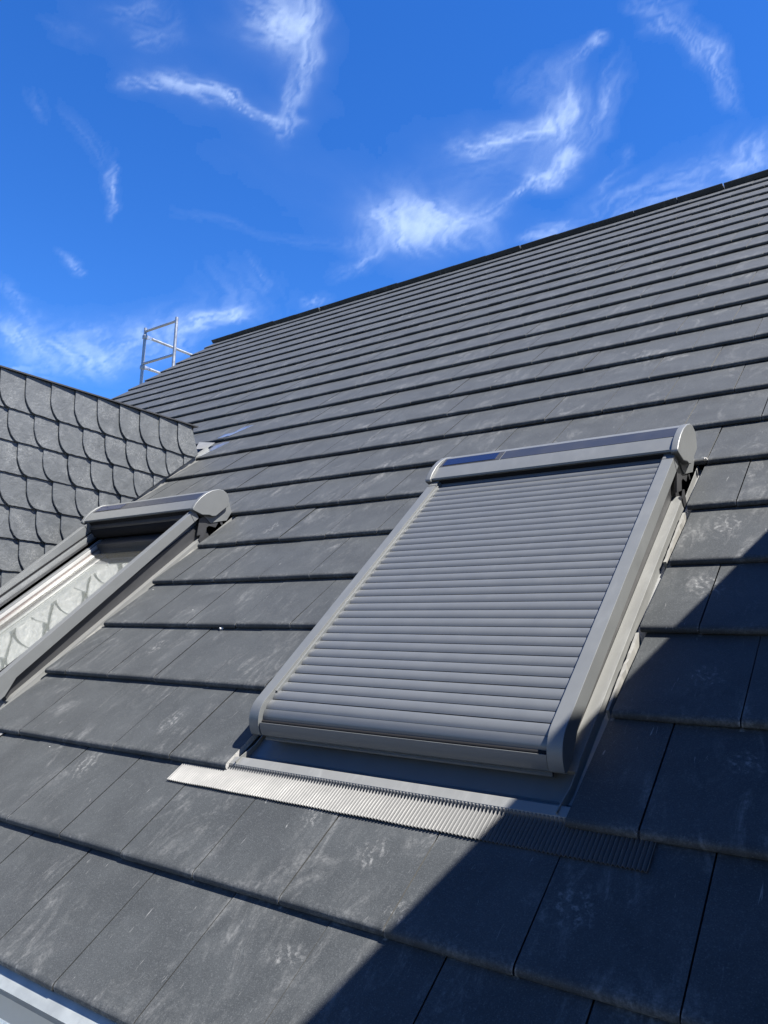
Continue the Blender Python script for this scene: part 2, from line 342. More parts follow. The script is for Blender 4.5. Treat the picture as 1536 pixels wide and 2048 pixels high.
def build_clouds():
    az = np.radians(np.concatenate([np.arange(-150, -80, 1.5), np.arange(-80, 6, .15), np.arange(6, 60, 1.5)]))
    el = np.radians(np.concatenate([np.arange(7, 14, .5), np.arange(14, 49, .15), np.arange(49, 82, 1.5)]))
    A, E = np.meshgrid(az, el)
    r = 1/np.tan(E); X, Y = np.sin(A)*r, np.cos(A)*r
    wx = fbm(X*3.3, Y*3.3, 11, 5, .6)-.5; wy = fbm(X*3.3+40, Y*3.3, 23, 5, .6)-.5
    vx = fbm(X*13, Y*13, 31, 4, .6)-.5; vy = fbm(X*13+9, Y*13, 47, 4, .6)-.5
    QX = X+wx*.13+vx*.030; QY = Y+wy*.13+vy*.030
    dens = np.zeros_like(X)
    for k, (x, y, a, b, ang, amp) in enumerate(WISPS):
        c, s_ = math.cos(ang), math.sin(ang)
        t = ((QX-x)*c+(QY-y)*s_)/a; n = (-(QX-x)*s_+(QY-y)*c)/b
        rr = np.sqrt((t/1.15)**2+(n/1.25)**2); m = rr < 1
        if not m.any(): continue
        r2 = np.sqrt((t/1.9)**2+(n/2.6)**2); m2 = r2 < 1
        dens[m2] += .10*amp*(1-smooth(r2[m2], 0, 1))*(.35+1.1*fbm(t[m2]*.9+k, n[m2]*1.3, 95+k, 4, .6))
        tt, nn = t[m], n[m]
        g = (1-smooth(rr[m], 0, 1))
        bend = fbm(tt*1.1+k*5.1, nn*.6, 61+k, 3)*1.0
        fil = fbm(tt*1.2+k*3.7, (nn+bend)*3.4*max(1, b/.05)**.4, 71+k, 5, .60)
        fil2 = fbm(tt*2.2+k, (nn+bend*.8)*9, 83+k, 4, .6)
        dens[m] += amp*g*(.16+.95*smooth(fil, .26, .82)+.26*(smooth(fil2, .25, .85)-.4))
    dens += .07*smooth(fbm(QX*1.1+3, QY*1.1, 131, 5, .6), .50, .80)*(.4+.9*fbm(QX*9, QY*2.5, 151, 5, .62))
    edge = smooth(np.degrees(A), -150, -130)*(1-smooth(np.degrees(A), 40, 58))*smooth(np.degrees(E), 7, 11)*(1-smooth(np.degrees(E), 70, 80))
    dens = np.clip(dens*edge, 0, 1.6)
    dens = (1-np.exp(-1.0*dens**1.4))*.29
    H = 1500.0
    co = np.stack([X*H, Y*H, np.full_like(X, H)], -1).reshape(-1, 3)
    ny, nx = X.shape; idx = np.arange(ny*nx).reshape(ny, nx)
    q = np.stack([idx[:-1, :-1], idx[:-1, 1:], idx[1:, 1:], idx[1:, :-1]], -1).reshape(-1, 4)
    dm = dens.reshape(-1)
    q = q[dm[q].max(1) > .004]
    me = bpy.data.meshes.new('clouds')
    me.vertices.add(len(co)); me.vertices.foreach_set('co', co.astype(np.float32).ravel())
    me.loops.add(q.size); me.loops.foreach_set('vertex_index', q.astype(np.int32).ravel())
    me.polygons.add(len(q)); me.polygons.foreach_set('loop_start', np.arange(0, q.size, 4, dtype=np.int32))
    me.update(calc_edges=True)
    at = me.attributes.new('cloud_cover', 'FLOAT', 'POINT'); at.data.foreach_set('value', dm.astype(np.float32))
    m, g = new_mat('cirrus ice')
    d = g.n('ShaderNodeAttribute', attribute_name='cloud_cover').outputs['Fac']
    tr = g.n('ShaderNodeBsdfTransparent', {'Color': (1, 1, 1, 1)})
    tl = g.n('ShaderNodeBsdfTranslucent', {'Color': (.40, .46, .47, 1)})
    mx = g.n('ShaderNodeMixShader', {0: d, 1: tr.outputs[0], 2: tl.outputs[0]})
    o = g.n('ShaderNodeOutputMaterial'); g.t.links.new(mx.outputs[0], o.inputs[0])
    tag(link('clouds', me, None, m), kind='stuff')
build_clouds()

# ------------------------------------------------------------------ roof
G, TW, DROP = 0.344, 0.30, 0.0235
ROWS, RIDGE_V = 26, 26*0.344
U_LEFT, U_RIGHT = -6.94, 6.6
MAIN_U, LEFT_U = 1.25, -1.298
CHEEK, DORMER_TOP = -2.10, 2.425
CHEEK_R = 2.773
roof = empty('tiled_roof', ROOF)
tag(roof, 'large dark grey roof slope of flat concrete tiles', 'roof')

NOSE = [(.005, -.0218), (.0005, -.0175), (0, -.0125), (.0016, -.0074), (.0054, -.0034), (.0105, -.0012), (.018, -.0010), (.032, -.0022)]
def tile_mesh(w, cutl=False, cutr=False, seed=0, rag=0.0):
    rnd = random.Random(seed)
    L = .415; sl = DROP/G
    prof = NOSE + [(L, -sl*L), (L, -sl*L-.017), (.02, -.0205)]
    ch = .0006; gap = .0015
    us = [gap, gap+ch, w-gap-ch, w-gap]; dz = [-ch*1.6, 0, 0, 0]
    bm = bmesh.new(); rows = []
    mids = []
    for j, (u, d) in enumerate(zip(us, dz)):
        r = []
        for i, (v, z) in enumerate(prof):
            top = 2 <= i <= 8
            uu = u-.010 if (j == 3 and not top and not cutr) else u
            r.append(bm.verts.new((uu, v, z + (d if top else 0))))
        rows.append(r)
    n = len(prof)
    for j in range(3):
        for i in range(n):
            f = bm.faces.new((rows[j][i], rows[j][(i+1) % n], rows[j+1][(i+1) % n], rows[j+1][i]))
    fl = bm.faces.new(rows[0]); fr = bm.faces.new(rows[3][::-1])
    if cutl: fl.material_index = 1
    if cutr: fr.material_index = 1
    me = finish(bm, 'roof_tile', .5)
    me.materials.append(M_TILE); me.materials.append(M_CUT)
    return me
FULL = tile_mesh(TW)
def row_spans(k):
    """(u0, u1, cut left, cut right) of the tiles in course k"""
    holes = []
    if 2 <= k <= 6: holes += [(.713, 1.789), (-1.87, -.761)]
    if k <= 9: holes += [(-5.3, CHEEK-.045)]
    if k <= 10: holes += [(CHEEK_R, U_RIGHT+.1)]
    off = 0.0 if k % 2 else .5
    n0 = math.floor(U_LEFT/TW-off)-1
    res = []
    for n in range(n0, 40):
        parts = [((n+off)*TW, (n+off+1)*TW, False, False)]
        for lo, hi in [(-99, U_LEFT), (U_RIGHT, 99)] + holes:
            nx = []
            for a, b, cl, cr in parts:
                if b <= lo or a >= hi: nx.append((a, b, cl, cr)); continue
                if a < lo: nx.append((a, lo, cl, True))
                if b > hi: nx.append((hi, b, True, cr))
            parts = nx
        res += [q for q in parts if q[1]-q[0] > .012]
    return res
tiles = []
for k in range(ROWS):
    for (a, b, cl, cr) in row_spans(k):
        c = [px(a, k*G, 0), px(b, k*G, 0), px(b, k*G+G, -.02), px(a, k*G+G, -.02)]
        area = 0.0
        if all(c):
            x = sum(p[0] for p in c)/4; y = sum(p[1] for p in c)/4
            ins = any(-5 < p[0] < 1541 and -5 < p[1] < 2053 for p in c)
            hid = (a < CHEEK-.02 and px((a+b)/2, k*G, 0)[1] > 733+.309*px((a+b)/2, k*G, 0)[0] and px((a+b)/2, k*G, 0)[0] < 395)
            if ins and not hid:
                area = abs(sum(c[i][0]*c[(i+1) % 4][1]-c[(i+1) % 4][0]*c[i][1] for i in range(4)))/2
        tiles.append((area, k, a, b, cl, cr))
tiles.sort(key=lambda t: -t[0])
field = bmesh.new()
for i, (area, k, a, b, cl, cr) in enumerate(tiles):
    rnd = random.Random(k*1000+round(a*100))
    full = abs(b-a-TW) < 1e-4 and not (cl or cr)
    dv, dw = rnd.uniform(-.0024, .0024), rnd.uniform(-.0016, .0012)
    rot = (rnd.uniform(-.002, .002), rnd.uniform(-.0035, .0035), rnd.uniform(-.003, .003))
    if i < 295:
        me = FULL if full else tile_mesh(b-a, cl, cr, i)
        o = link('roof_tile', me, roof)
        o.location = (a, k*G+dv, dw); o.rotation_euler = rot
        if any(a-.09 < q[0] < b+.09 and k*G-.1 < q[1] < k*G+G+.1 for q in PRINTS):
            o.material_slots[0].link = 'OBJECT'; o.material_slots[0].material = M_TROD
    else:
        sl = DROP/G; L = .40
        prof = NOSE[:1] + NOSE[2:7:2] + NOSE[7:] + [(L, -sl*L), (.02, -.0205)]
        A = [field.verts.new((a+.0014, k*G+dv+v, z+dw)) for v, z in prof]
        B = [field.verts.new((b-.0014-(.006 if z < -.015 and v < .1 else 0), k*G+dv+v, z+dw+(b-a)*rot[1]*-1)) for v, z in prof]
        n = len(prof)
        for j in range(n): field.faces.new((A[j], A[(j+1) % n], B[(j+1) % n], B[j]))
        field.faces.new(A[::-1]); field.faces.new(B)
me = finish(field, 'roof_tile_field', .62); me.materials.append(M_TILE)
tag(link('roof_tile_field', me, roof), kind='stuff')
# underlay and far slope
bm = bmesh.new(); add_box(bm, U_LEFT+.02, U_RIGHT-.02, .03, RIDGE_V, -.14, -.10)
link('roof_deck', finish(bm, 'roof_deck'), roof, M_HOLLOW)
prism('rear_slope', [(RIDGE_V-.02, -.05), (RIDGE_V+.02, -.05), (RIDGE_V+2*RIDGE_V*0+ .02+RIDGE_V*math.cos(2*PITCH), -.05-RIDGE_V*math.sin(2*PITCH)), (RIDGE_V-.02+RIDGE_V*math.cos(2*PITCH), -.09-RIDGE_V*math.sin(2*PITCH))], U_LEFT, U_RIGHT, M_TILE, roof)
# ridge caps: a downward lip towards the eave, lapped end to end
def ridge_cap_mesh(L):
    v0 = RIDGE_V-.02
    hz = lambda d, n=0.0: (v0-.075+d*CP+n*SP, .046-d*SP+n*CP)      # level top, seen edge on from the slope
    prof = [(v0-.072, -.014), (v0-.076, .040), hz(.004, .003), hz(.05, .006), hz(.20, .006), hz(.205, .0), hz(.205, -.06), hz(.195, -.06), hz(.19, -.012), hz(.02, -.012), (v0-.058, -.014)]
    bm = bmesh.new(); add_prism(bm, prof, .001, L-.001)
    return finish(bm, 'ridge_cap', .5)
RC_L = .462; rcm = ridge_cap_mesh(RC_L); rcm.materials.append(M_TILE)
u = U_LEFT-.02
while u < U_RIGHT:
    rnd = random.Random(round(u*100))
    o = link('ridge_cap', rcm, roof); o.location = (u, rnd.uniform(-.003, .003), rnd.uniform(-.003, .004)); o.rotation_euler = (rnd.uniform(-.004, .004)*0, -.007, rnd.uniform(-.002, .002))
    u += RC_L
# eave sheet hanging into the gutter
strip('eave_flashing', [(.10, -.0245), (.008, -.0235), (-.040, -.0300), (-.045, -.046), (-.042, -.058)], U_LEFT, U_RIGHT, .0012, M_EAVE, roof)
for s, uu in ((1, U_LEFT), (-1, U_RIGHT)):
    box('verge_board', uu-.018 if s > 0 else uu, uu if s > 0 else uu+.018, .02, RIDGE_V-.05, -.2, -.034, M_DARK, roof)

# ------------------------------------------------------------------ gutter
gut = empty('eaves_gutter'); tag(gut, 'pale zinc half round gutter below the lowest tiles', 'gutter')
gy, gz, gr = -.135, -.105, .078
pts = []
for i in range(17):
    t = math.pi*i/16
    pts.append((gy+gr*math.cos(t), gz-gr*math.sin(t)))
pts = [(gy+gr, gz+.03)] + pts
bead = [(gy-gr-.008+.008*math.cos(t), gz+.004+.008*math.sin(t)) for t in [math.pi*k/6 for k in range(0, 12)]]
strip('trough', pts, U_LEFT, U_RIGHT, .0012, M_ZINC, gut)
prism('front_bead', bead, U_LEFT, U_RIGHT, M_ZINC, gut)

# ------------------------------------------------------------------ house below the roof
house = empty('house_body'); tag(house, 'white rendered house walls under the tiled roof', 'house')
yr = rw(0, RIDGE_V, 0)
box('wall', U_LEFT+.25, U_RIGHT-.25, .35, 2*yr.y-.35, -6.4, -.12, M_RENDER, house)
for uu in (U_LEFT+.25, U_RIGHT-.5):
    prism('gable_wall', [(.40, -.13), (2*yr.y-.40, -.13), (yr.y+.2, yr.z-.40), (yr.y-.2, yr.z-.40)], uu, uu+.25, M_RENDER, house)

# ------------------------------------------------------------------ dormers
YB = lambda z: z/math.tan(PITCH)
def dormer_core(root, u0, u1, top, front, mat, end=None):
    bm = bmesh.new()
    prof = [(front, -.02), (front, top), (YB(top)-.02, top), (YB(-.02)+.12, -.02)]
    e = end if end else YB(top)+.1
    prof = [(front, -.3), (front, top-.012), (e, top-.012), (e, e*math.tan(PITCH)-.10), (YB(-.3)+.12, -.3)]
    add_prism(bm, prof, u0, u1)
    return link('wall', finish(bm, 'wall'), root, mat)
FRONT = -.28
d1 = empty('slate_dormer', Matrix.Translation((CHEEK, 0, 0)))
d1.matrix_world = Matrix.Identity(4)
tag(d1, 'flat roofed dormer with grey slate clad cheek', 'dormer')
dormer_core(d1, -5.3, CHEEK-.012, DORMER_TOP, FRONT, M_HOLLOW, 2.63)
bm = bmesh.new(); add_box(bm, -5.38, CHEEK+.030, FRONT-.06, 2.645, DORMER_TOP-.012, DORMER_TOP-.003)
link('flat_roof', finish(bm, 'flat_roof'), d1, M_DARK)
SW_, SH_ = .1699, .1985
rowz = [2.173-SH_*i for i in range(13)]
offs = [1.184, 1.261, 1.343, 1.255, 1.337, 1.250, 1.33, 1.245, 1.32, 1.24, 1.32, 1.24, 1.32]
def slate(yc, zr, top, seed):
    r = random.Random(seed)
    j = lambda s=.0016: r.uniform(-s, s)
    yl = yc-.081+j(.002); poly = []
    arcw, arch = .081, .130
    # left edge, then the rounded corner, then the dressed bottom edge
    poly.append((yl, top))
    for i in range(1, 4): poly.append((yl+j(.0012), top-(top-zr-arch)*i/4))
    for i in range(0, 9):
        t = i/8*math.pi/2
        poly.append((yl+arcw*(1-math.cos(t))**.92+j(), zr+arch*(1-math.sin(t))**1.0*1.0+j()))
    nb = 7; yr_ = yc+SW_+.02
    for i in range(1, nb+1): poly.append((yc+(yr_-yc)*i/nb, zr+j(.002)))
    poly.append((yr_, top))
    return poly, yl
cnt = 0
def add_slate(poly, yl, zr, root, name='slate', th=.0055):
    # clip to the dormer: under the flat roof, above the roof tiles, off the front edge
    poly = clip(poly, 0, -1, DORMER_TOP-.012)
    # roof line: w = z*CP - y*SP >= .012
    poly = clip(poly, -SP, CP, -.016)
    poly = clip(poly, 1, 0, -FRONT)
    poly = clip(poly, -1, 0, 2.668)
    if len(poly) < 3: return
    ar = abs(sum(poly[i][0]*poly[(i+1) % len(poly)][1]-poly[(i+1) % len(poly)][0]*poly[i][1] for i in range(len(poly))))/2
    if ar < .0012: return
    pl = [poly[0]]
    for q in poly[1:]:
        if math.hypot(q[0]-pl[-1][0], q[1]-pl[-1][1]) > .0015: pl.append(q)
    if math.hypot(pl[0][0]-pl[-1][0], pl[0][1]-pl[-1][1]) < .0015: pl.pop()
    if len(pl) < 3: return
    r = random.Random(round(yl*991+zr*577)); tz = r.uniform(-.006, .006); ty = r.uniform(-.008, .008)
    cy = sum(q[0] for q in pl)/len(pl); cz = sum(q[1] for q in pl)/len(pl)
    lift = lambda y, z: CHEEK + .019*(1-(z-zr)/.25) + .013*(1-(y-yl)/.19) + (y-yl)*ty + (z-zr)*tz
    bm = bmesh.new()
    F = []; K = []; E = []
    for (y, z) in pl:
        dy, dz = y-cy, z-cz; l = math.hypot(dy, dz)
        s = max(0, 1-.0032/l)
        F.append(bm.verts.new((lift(y, z)+th, cy+dy*s, cz+dz*s)))
        E.append(bm.verts.new((lift(y, z)+th*.55, y, z)))
        K.append(bm.verts.new((lift(y, z), y, z)))
    n = len(pl)
    for i in range(n):
        k = (i+1) % n
        bm.faces.new((F[i], F[k], E[k], E[i])); bm.faces.new((E[i], E[k], K[k], K[i]))
    bm.faces.new(F); bm.faces.new(K[::-1])
    link(name, finish(bm, name), root, M_SLATE)
for ri, zr in enumerate(rowz):
    o0 = offs[ri]
    top = zr+SH_+.05 if ri else DORMER_TOP+.02
    for n in range(-10, 10):
        yc = o0+n*SW_
        if yc > 2.7 or yc < FRONT-.2: continue
        if zr+.25 < yc*math.tan(PITCH)*.9-.3: continue
        rr = random.Random(ri*100+n)
        poly, yl = slate(yc+rr.uniform(-.002, .002), zr+rr.uniform(-.0015, .0015), top, ri*57+n*13+5)
        if yc+SW_ > 2.668 and ri == 0:
            poly = clip(poly, -1, -.35, 2.668+.35*(zr+.03)); 
        add_slate(poly, yl, zr, d1)
# metal at the foot of the cheek, in the roof frame
df = empty('cheek_flashing', ROOF); tag(df, 'grey metal flashing where slate cheek meets roof tiles', 'flashing')
def quad(name, pts, t, mat, parent):
    bm = bmesh.new(); A = [bm.verts.new(p) for p in pts]; B = [bm.verts.new((p[0], p[1], p[2]-t)) for p in pts]
    n = len(pts)
    for i in range(n): bm.faces.new((A[i], A[(i+1) % n], B[(i+1) % n], B[i]))
    bm.faces.new(A); bm.faces.new(B[::-1]); return link(name, finish(bm, name), parent, mat)
box('upstand', CHEEK-.010, CHEEK-.004, .1, 3.60, -.05, .02, M_COVER, df)
for k in range(8, 10):
    z0 = lambda v: -(v-k*G)*DROP/G+.0015
    quad('tray', [(CHEEK-.003, k*G+.02, z0(k*G+.02)), (CHEEK+.035, k*G+.02, z0(k*G+.02)), (CHEEK+.035, k*G+G-.002, z0(k*G+G-.002)), (CHEEK-.003, k*G+G-.002, z0(k*G+G-.002))], .001, M_COVER, df)
quad('valley_sheet', [(-2.155, 3.47, -.003), (-2.075, 3.475, -.003), (-1.995, 3.735, -.021), (-2.10, 3.77, -.024), (-2.17, 3.70, -.02), (-2.20, 3.60, -.012)], .001, M_FOIL, df)
quad('valley_sheet', [(-2.19, 3.80, .003), (-2.06, 3.82, .001), (-1.975, 4.05, -.020), (-2.115, 4.075, -.022), (-2.22, 4.02, -.018)], .001, M_FOIL, df)
quad('corner_sheet', [(-2.20, 3.56, .03), (-2.12, 3.60, .005), (-2.14, 3.72, .0), (-2.38, 3.78, .01)], .001, M_COVER, df)

# dormer to the right of where the photo was taken: only its shadow is seen
d2 = empty('plain_dormer'); tag(d2, 'flat roofed dormer right of the view casting the diagonal shadow', 'dormer')
dormer_core(d2, CHEEK_R, CHEEK_R+3.2, DORMER_TOP-.01, FRONT, M_SLATE)
bm = bmesh.new(); add_box(bm, CHEEK_R-.004, CHEEK_R+3.28, FRONT-.06, YB(DORMER_TOP)+.02, DORMER_TOP-.020, DORMER_TOP)
link('flat_roof', finish(bm, 'flat_roof'), d2, M_DARK)

# ------------------------------------------------------------------ roof windows (x local = across, y = up the slope, z = out)
TOPW = lambda v: .148+.0425*(v-2.198)
ARC_C = (.8850, .0114)
def arc(r, d0, d1, n): return [(ARC_C[0]-r*math.sin(math.radians(d0+(d1-d0)*i/n)), ARC_C[1]+r*math.cos(math.radians(d0+(d1-d0)*i/n))) for i in range(n+1)]
RAIL = [(2.19, TOPW(2.19))] + arc(.0805, 2, 84, 12) + [(.8075, .0135), (.822, .0085), (.850, .010), (.880, .022), (.93, TOPW(.93)-.052), (2.19, TOPW(2.19)-.052)]
HOOD = [(2.184, .152), (2.180, .158), (2.184, .1645), (2.256, .1785), (2.262, .1790), (2.330, .1795), (2.336, .1790), (2.375, .1690), (2.405, .153), (2.428, .128), (2.436, .10), (2.436, .05), (2.42, .0), (2.36, -.02), (2.25, .03), (2.222, .11)]
CAP = [(2.166, .160), (2.172, .168), (2.205, .1805), (2.250, .1885), (2.300, .1890), (2.350, .1805), (2.392, .1640), (2.420, .142), (2.434, .114), (2.430, .080), (2.408, .052), (2.395, .0490), (2.288, .0490), (2.264, .062), (2.250, .078), (2.208, .104)]
HW = .51
def hood_z(v):
    for (a, za), (b, zb) in zip(HOOD[:-1], HOOD[1:]):
        if a <= v <= b and zb > .1: return za+(zb-za)*(v-a)/(b-a)
def slat_mesh(w, pitch):
    bm = bmesh.new(); prof = []
    N = 8
    for i in range(N+1):
        t = i/N; prof.append((.0026+t*(pitch-.0052), -.0038*abs(2*t-1)**2.4*(.8 if t > .5 else 1.35)))
    prof += [(pitch-.0040, -.0075), (pitch-.0150, -.0140), (.0150, -.0140), (.0032, -.0075)]
    add_prism(bm, prof, -w/2, w/2); return finish(bm, 'slat', .6)
def roof_window(uc, name, label, closed, group):
    W = empty(name, ROOF @ Matrix.Translation((uc, 0, 0)))
    tag(W, label, 'roof window', group)
    for s in (-1, 1):
        a, b = (s*HW, s*(HW-.040)); x0, x1 = min(a, b), max(a, b)
        prism('side_rail', RAIL, x0, x1, M_PAINT, W, .0016)
        prism('rail_joint', [(2.150, TOPW(2.15)+.0006), (2.153, TOPW(2.153)+.0006), (2.153, TOPW(2.153)-.054), (2.150, TOPW(2.15)-.054)], x0-.0006, x1+.0006, M_DARK, W)
        # frame side, lower cover and gutter flashing
        a, b = s*(HW-.032), s*(HW-.075); box('frame_side', min(a, b), max(a, b), .86, 2.22, -.09, .06, M_DARK, W)  # near-black colour stands in for the rail's shadow in this recess
        a, b = s*(HW+.004), s*(HW-.0315)
        prism('lower_cover', [(.85, -.07), (.85, -.022), (.88, -.014), (2.13, -.002), (2.15, -.006), (2.15, -.07)], min(a, b), max(a, b), M_COVER, W, .0015)
        bm = bmesh.new()
        pr = [(HW+.004, -.024), (HW+.0065, -.046), (HW+.030, -.050), (HW+.052, -.050), (HW+.053, -.040), (HW+.0545, -.040), (HW+.0535, -.0515), (HW+.030, -.0515), (HW+.003, -.048), (HW+.001, -.024)]
        A = [bm.verts.new((s*x, .712, z+.022)) for x, z in pr]; B = [bm.verts.new((s*x, 2.42, z)) for x, z in pr]
        Mi = [bm.verts.new((s*x, .80, z+.004)) for x, z in pr]
        n = len(pr)
        for P_, Q_ in ((A, Mi), (Mi, B)):
            for i in range(n): bm.faces.new((P_[i], P_[(i+1) % n], Q_[(i+1) % n], Q_[i]))
        bm.faces.new(A); bm.faces.new(B[::-1])
        link('side_flashing', finish(bm, 'side_flashing'), W, M_COVER)
        # shutter bracket between rail and hood
        sx = lambda x: s*x
        bm = bmesh.new()
        for pg, t0, t1 in (([(2.13, .02), (2.20, .088), (2.26, .07), (2.36, .05), (2.335, .012), (2.325, -.03), (2.315, -.03), (2.312, .005), (2.27, -.012), (2.235, .020), (2.215, .022), (2.19, -.005)], HW-.016, HW-.010),
                           ([(2.115, -.04), (2.115, .004), (2.150, .020), (2.162, .012), (2.150, -.04)], HW+.005, HW+.008)):
            A = [bm.verts.new((sx(t0), y, z)) for y, z in pg]; B = [bm.verts.new((sx(t1), y, z)) for y, z in pg]
            n = len(pg)
            for i in range(n): bm.faces.new((A[i], A[(i+1) % n], B[(i+1) % n], B[i]))
            bm.faces.new(A[::-1]); bm.faces.new(B)
        link('bracket', finish(bm, 'bracket'), W, M_DARK)
    for (f0, f1) in ((1.735, 2.045), (1.055, 1.372)):
        bm = bmesh.new(); rf = random.Random(int(f0*100)); cr = []
        for i in range(15):
            v = f0+(f1-f0)*i/14; x = HW+.018+rf.uniform(-.001, .001); e = HW+.0265+rf.uniform(-.002, .003); zt = -.016+rf.uniform(-.002, .002)
            cr.append([bm.verts.new((x, v, -.049)), bm.verts.new((x, v, zt)), bm.verts.new((e, v, zt+.001)), bm.verts.new((e, v, -.049))])
        for p_, q_ in zip(cr[:-1], cr[1:]):
            for i in range(4): bm.faces.new((p_[i], p_[(i+1) % 4], q_[(i+1) % 4], q_[i]))
        bm.faces.new(cr[0]); bm.faces.new(cr[-1][::-1])
        link('foam_strip', finish(bm, 'foam_strip'), W, M_FOAM)
    hood = prism('hood', HOOD, -HW+.006, HW-.006, M_PAINT, W, 0.0, .22)
    for s in (-1, 1):
        a, b = s*(HW-.010), s*(HW+.016)
        cp = prism('end_cap', CAP, min(a, b), max(a, b), M_PAINT, hood, .004, .8)
    # charcoal band on the hood's crown and the solar cell let into its left end
    band = [(2.292, .1866), (2.350, .1864), (2.350, .183), (2.292, .183)]
    bp_ = [(v, hood_z(v)+.0012) for v in (2.259, 2.280, 2.305, 2.331)]
    strip('hood_band', bp_, -HW+.31, HW-.012, .002, M_BAND, hood)
    strip('panel_frame', bp_, -HW+.016, -HW+.306, .002, M_DARK, hood)
    bq = [(v, hood_z(v)+.0030) for v in (2.266, 2.285, 2.305, 2.324)]
    strip('solar_panel', bq, -HW+.030, -HW+.285, .0015, M_CELL, hood)
    box('lip_shade_strip', -HW+.043, HW-.043, 2.186, 2.215, .120, .1515, M_HOLLOW, W)  # black strip added to deepen the shade under the hood lip
    # sash and glass
    box('curtain_box', -HW+.045, HW-.045, 2.225, 2.235, -.08, .15, M_HOLLOW, W)
    if closed:
        pitch = .03965; me = slat_mesh(2*HW-.082, pitch); me.materials.append(M_SLAT)
        for s in (-1, 1):
            a, b = s*(HW-.0395), s*(HW-.0465)
            prism('guide_lip', [(2.188, TOPW(2.188)-.0092), (.93, TOPW(.93)-.0092), (.93, TOPW(.93)-.022), (2.188, TOPW(2.188)-.022)], min(a, b), max(a, b), M_PAINT, W, .0008)
        tl = math.atan(.0425); n = 0; r0 = .066; v_arc = ARC_C[0]-r0*math.sin(tl)
        def path(d):
            """(v, w) a distance d up the curtain from where it starts to bend"""
            if d >= 0: return (v_arc+d*math.cos(tl), ARC_C[1]+r0*math.cos(tl)+d*math.sin(tl))
            a = -d/r0+tl; return (ARC_C[0]-r0*math.sin(a), ARC_C[1]+r0*math.cos(a))
        d = (.8635-v_arc)-pitch
        while d < 1.325:
            (v0, w0), (v1, w1) = path(d), path(d+pitch); r = random.Random(n)
            o = link('slat', me, W)
            o.location = (0, v0, w0-.0008+r.uniform(-.0003, .0003)); o.rotation_euler = (math.atan2(w1-w0, v1-v0)+r.uniform(-.006, .006), 0, 0)
            d += pitch; n += 1
        out = [(ARC_C[0]-.0770*math.sin(math.radians(q)), ARC_C[1]+.0770*math.cos(math.radians(q))) for q in (56.5, 59, 65, 72, 79, 86)]
        bar = out + [(.8150, .0060), (.8190, .0010), (.8130, -.0015), (.8120, -.0065), (.8180, -.0090), (.836, -.004), (.846, .01), (.846, .034)]
        prism('leak_backing', arc(.0505, 0, 80, 6)[::1] + arc(.044, 80, 0, 6), -HW+.043, HW-.043, M_HOLLOW, W)  # unseen black arc added to stop sun leaking between slats and bar
        tube('leak_plug', (-HW+.043, .8325, .0465), (HW-.043, .8325, .0465), .0062, M_HOLLOW, W, 10)  # black rod added to plug the sun leak above the bar
        prism('bottom_bar', bar, -HW+.042, HW-.042, M_SLAT, W, 0, .4)
        box('bar_backing', -HW+.045, HW-.045, .834, 2.22, .004, .021, M_HOLLOW, W)  # unseen black sheet, extended to the bar to block sun through slat joints
        tube('bar_cap', (HW-.060, .818, -.006), (HW-.040, .818, -.006), .0055, M_DARK, W)
    else:
        gz_ = .004
        box('glass_pane', -HW+.125, HW-.105, .93, 2.115, gz_-.005, gz_, M_GLASS, W)
        box('blind', -HW+.115, HW-.095, .92, 2.06, gz_-.05, gz_-.046, M_BLIND, W)
        for s in (-1, 1):
            inn = HW-.125 if s < 0 else HW-.105
            # stepped inner side: channel of the rail, sash trim, seal
            a, b = s*(HW-.042), s*(HW-.062); box('rail_channel', min(a, b), max(a, b), .88, 2.20, .052, .085, M_PAINT, W, .001)
            a, b = s*(HW-.0425), s*(HW-.0445); box('groove', min(a, b), max(a, b), .88, 2.18, .087, .096, M_HOLLOW, W)
            a, b = s*(HW-.040), s*(HW-.075); box('groove', min(a, b), max(a, b), .88, 2.18, .030, .050, M_HOLLOW, W)
            a, b = s*(HW-.040), s*(inn+.020); box('sash_side', min(a, b), max(a, b), .87, 2.17, -.06, gz_+.030, M_PAINT, W, .002)
            a, b = s*(inn+.0195), s*(inn+.006); box('sash_trim', min(a, b), max(a, b), .90, 2.15, -.06, gz_+.022, M_SASH, W, .003)
            a, b = s*(inn+.0055), s*(inn-.004); box('glazing_seal', min(a, b), max(a, b), .91, 2.13, -.06, gz_+.006, M_SEAL, W, .001)
        box('sash_top', -HW+.13, HW-.11, 2.100, 2.175, -.06, gz_+.03, M_DARK, W, .002)
        box('sash_bottom', -HW+.13, HW-.11, .87, .94, -.06, gz_+.02, M_PAINT, W, .002)
        prism('curtain_edge', [(2.168, .05), (2.168, .118), (2.20, .135), (2.21, .05)], -HW+.045, HW-.045, M_DARK, W)
        prism('curtain_roll', [(2.20+.045*math.cos(t*.3927), .075+.045*math.sin(t*.3927)) for t in range(16)], -HW+.05, HW-.05, M_HOLLOW, W)
    # apron, bent strip and the pleated skirt on the tiles below
    strip('apron', [(.88, -.032), (.800, -.036), (.765, -.034), (.7425, -.0245)], -HW-.001, HW+.001, .0015, M_APRON, W, .3)
    strip('apron_fold', [(.7420, -.0245), (.7395, -.0150), (.7360, -.0125), (.708, -.0115), (.704, -.0165)], -HW-.03, HW+.045, .0015, M_COVER, W, .5)
    bm = bmesh.new()
    nr = 146; u0, u1 = -.733, .735; pit = (u1-u0)/nr; sub = 6
    prof = [(.7065, -.0125, .3), (.7035, -.0140, .9), (.701, -.0200, 1.0), (.692, -.0215, 1.0), (.655, -.0180, 1.0), (.614, -.0150, 1.0)]
    cols = []
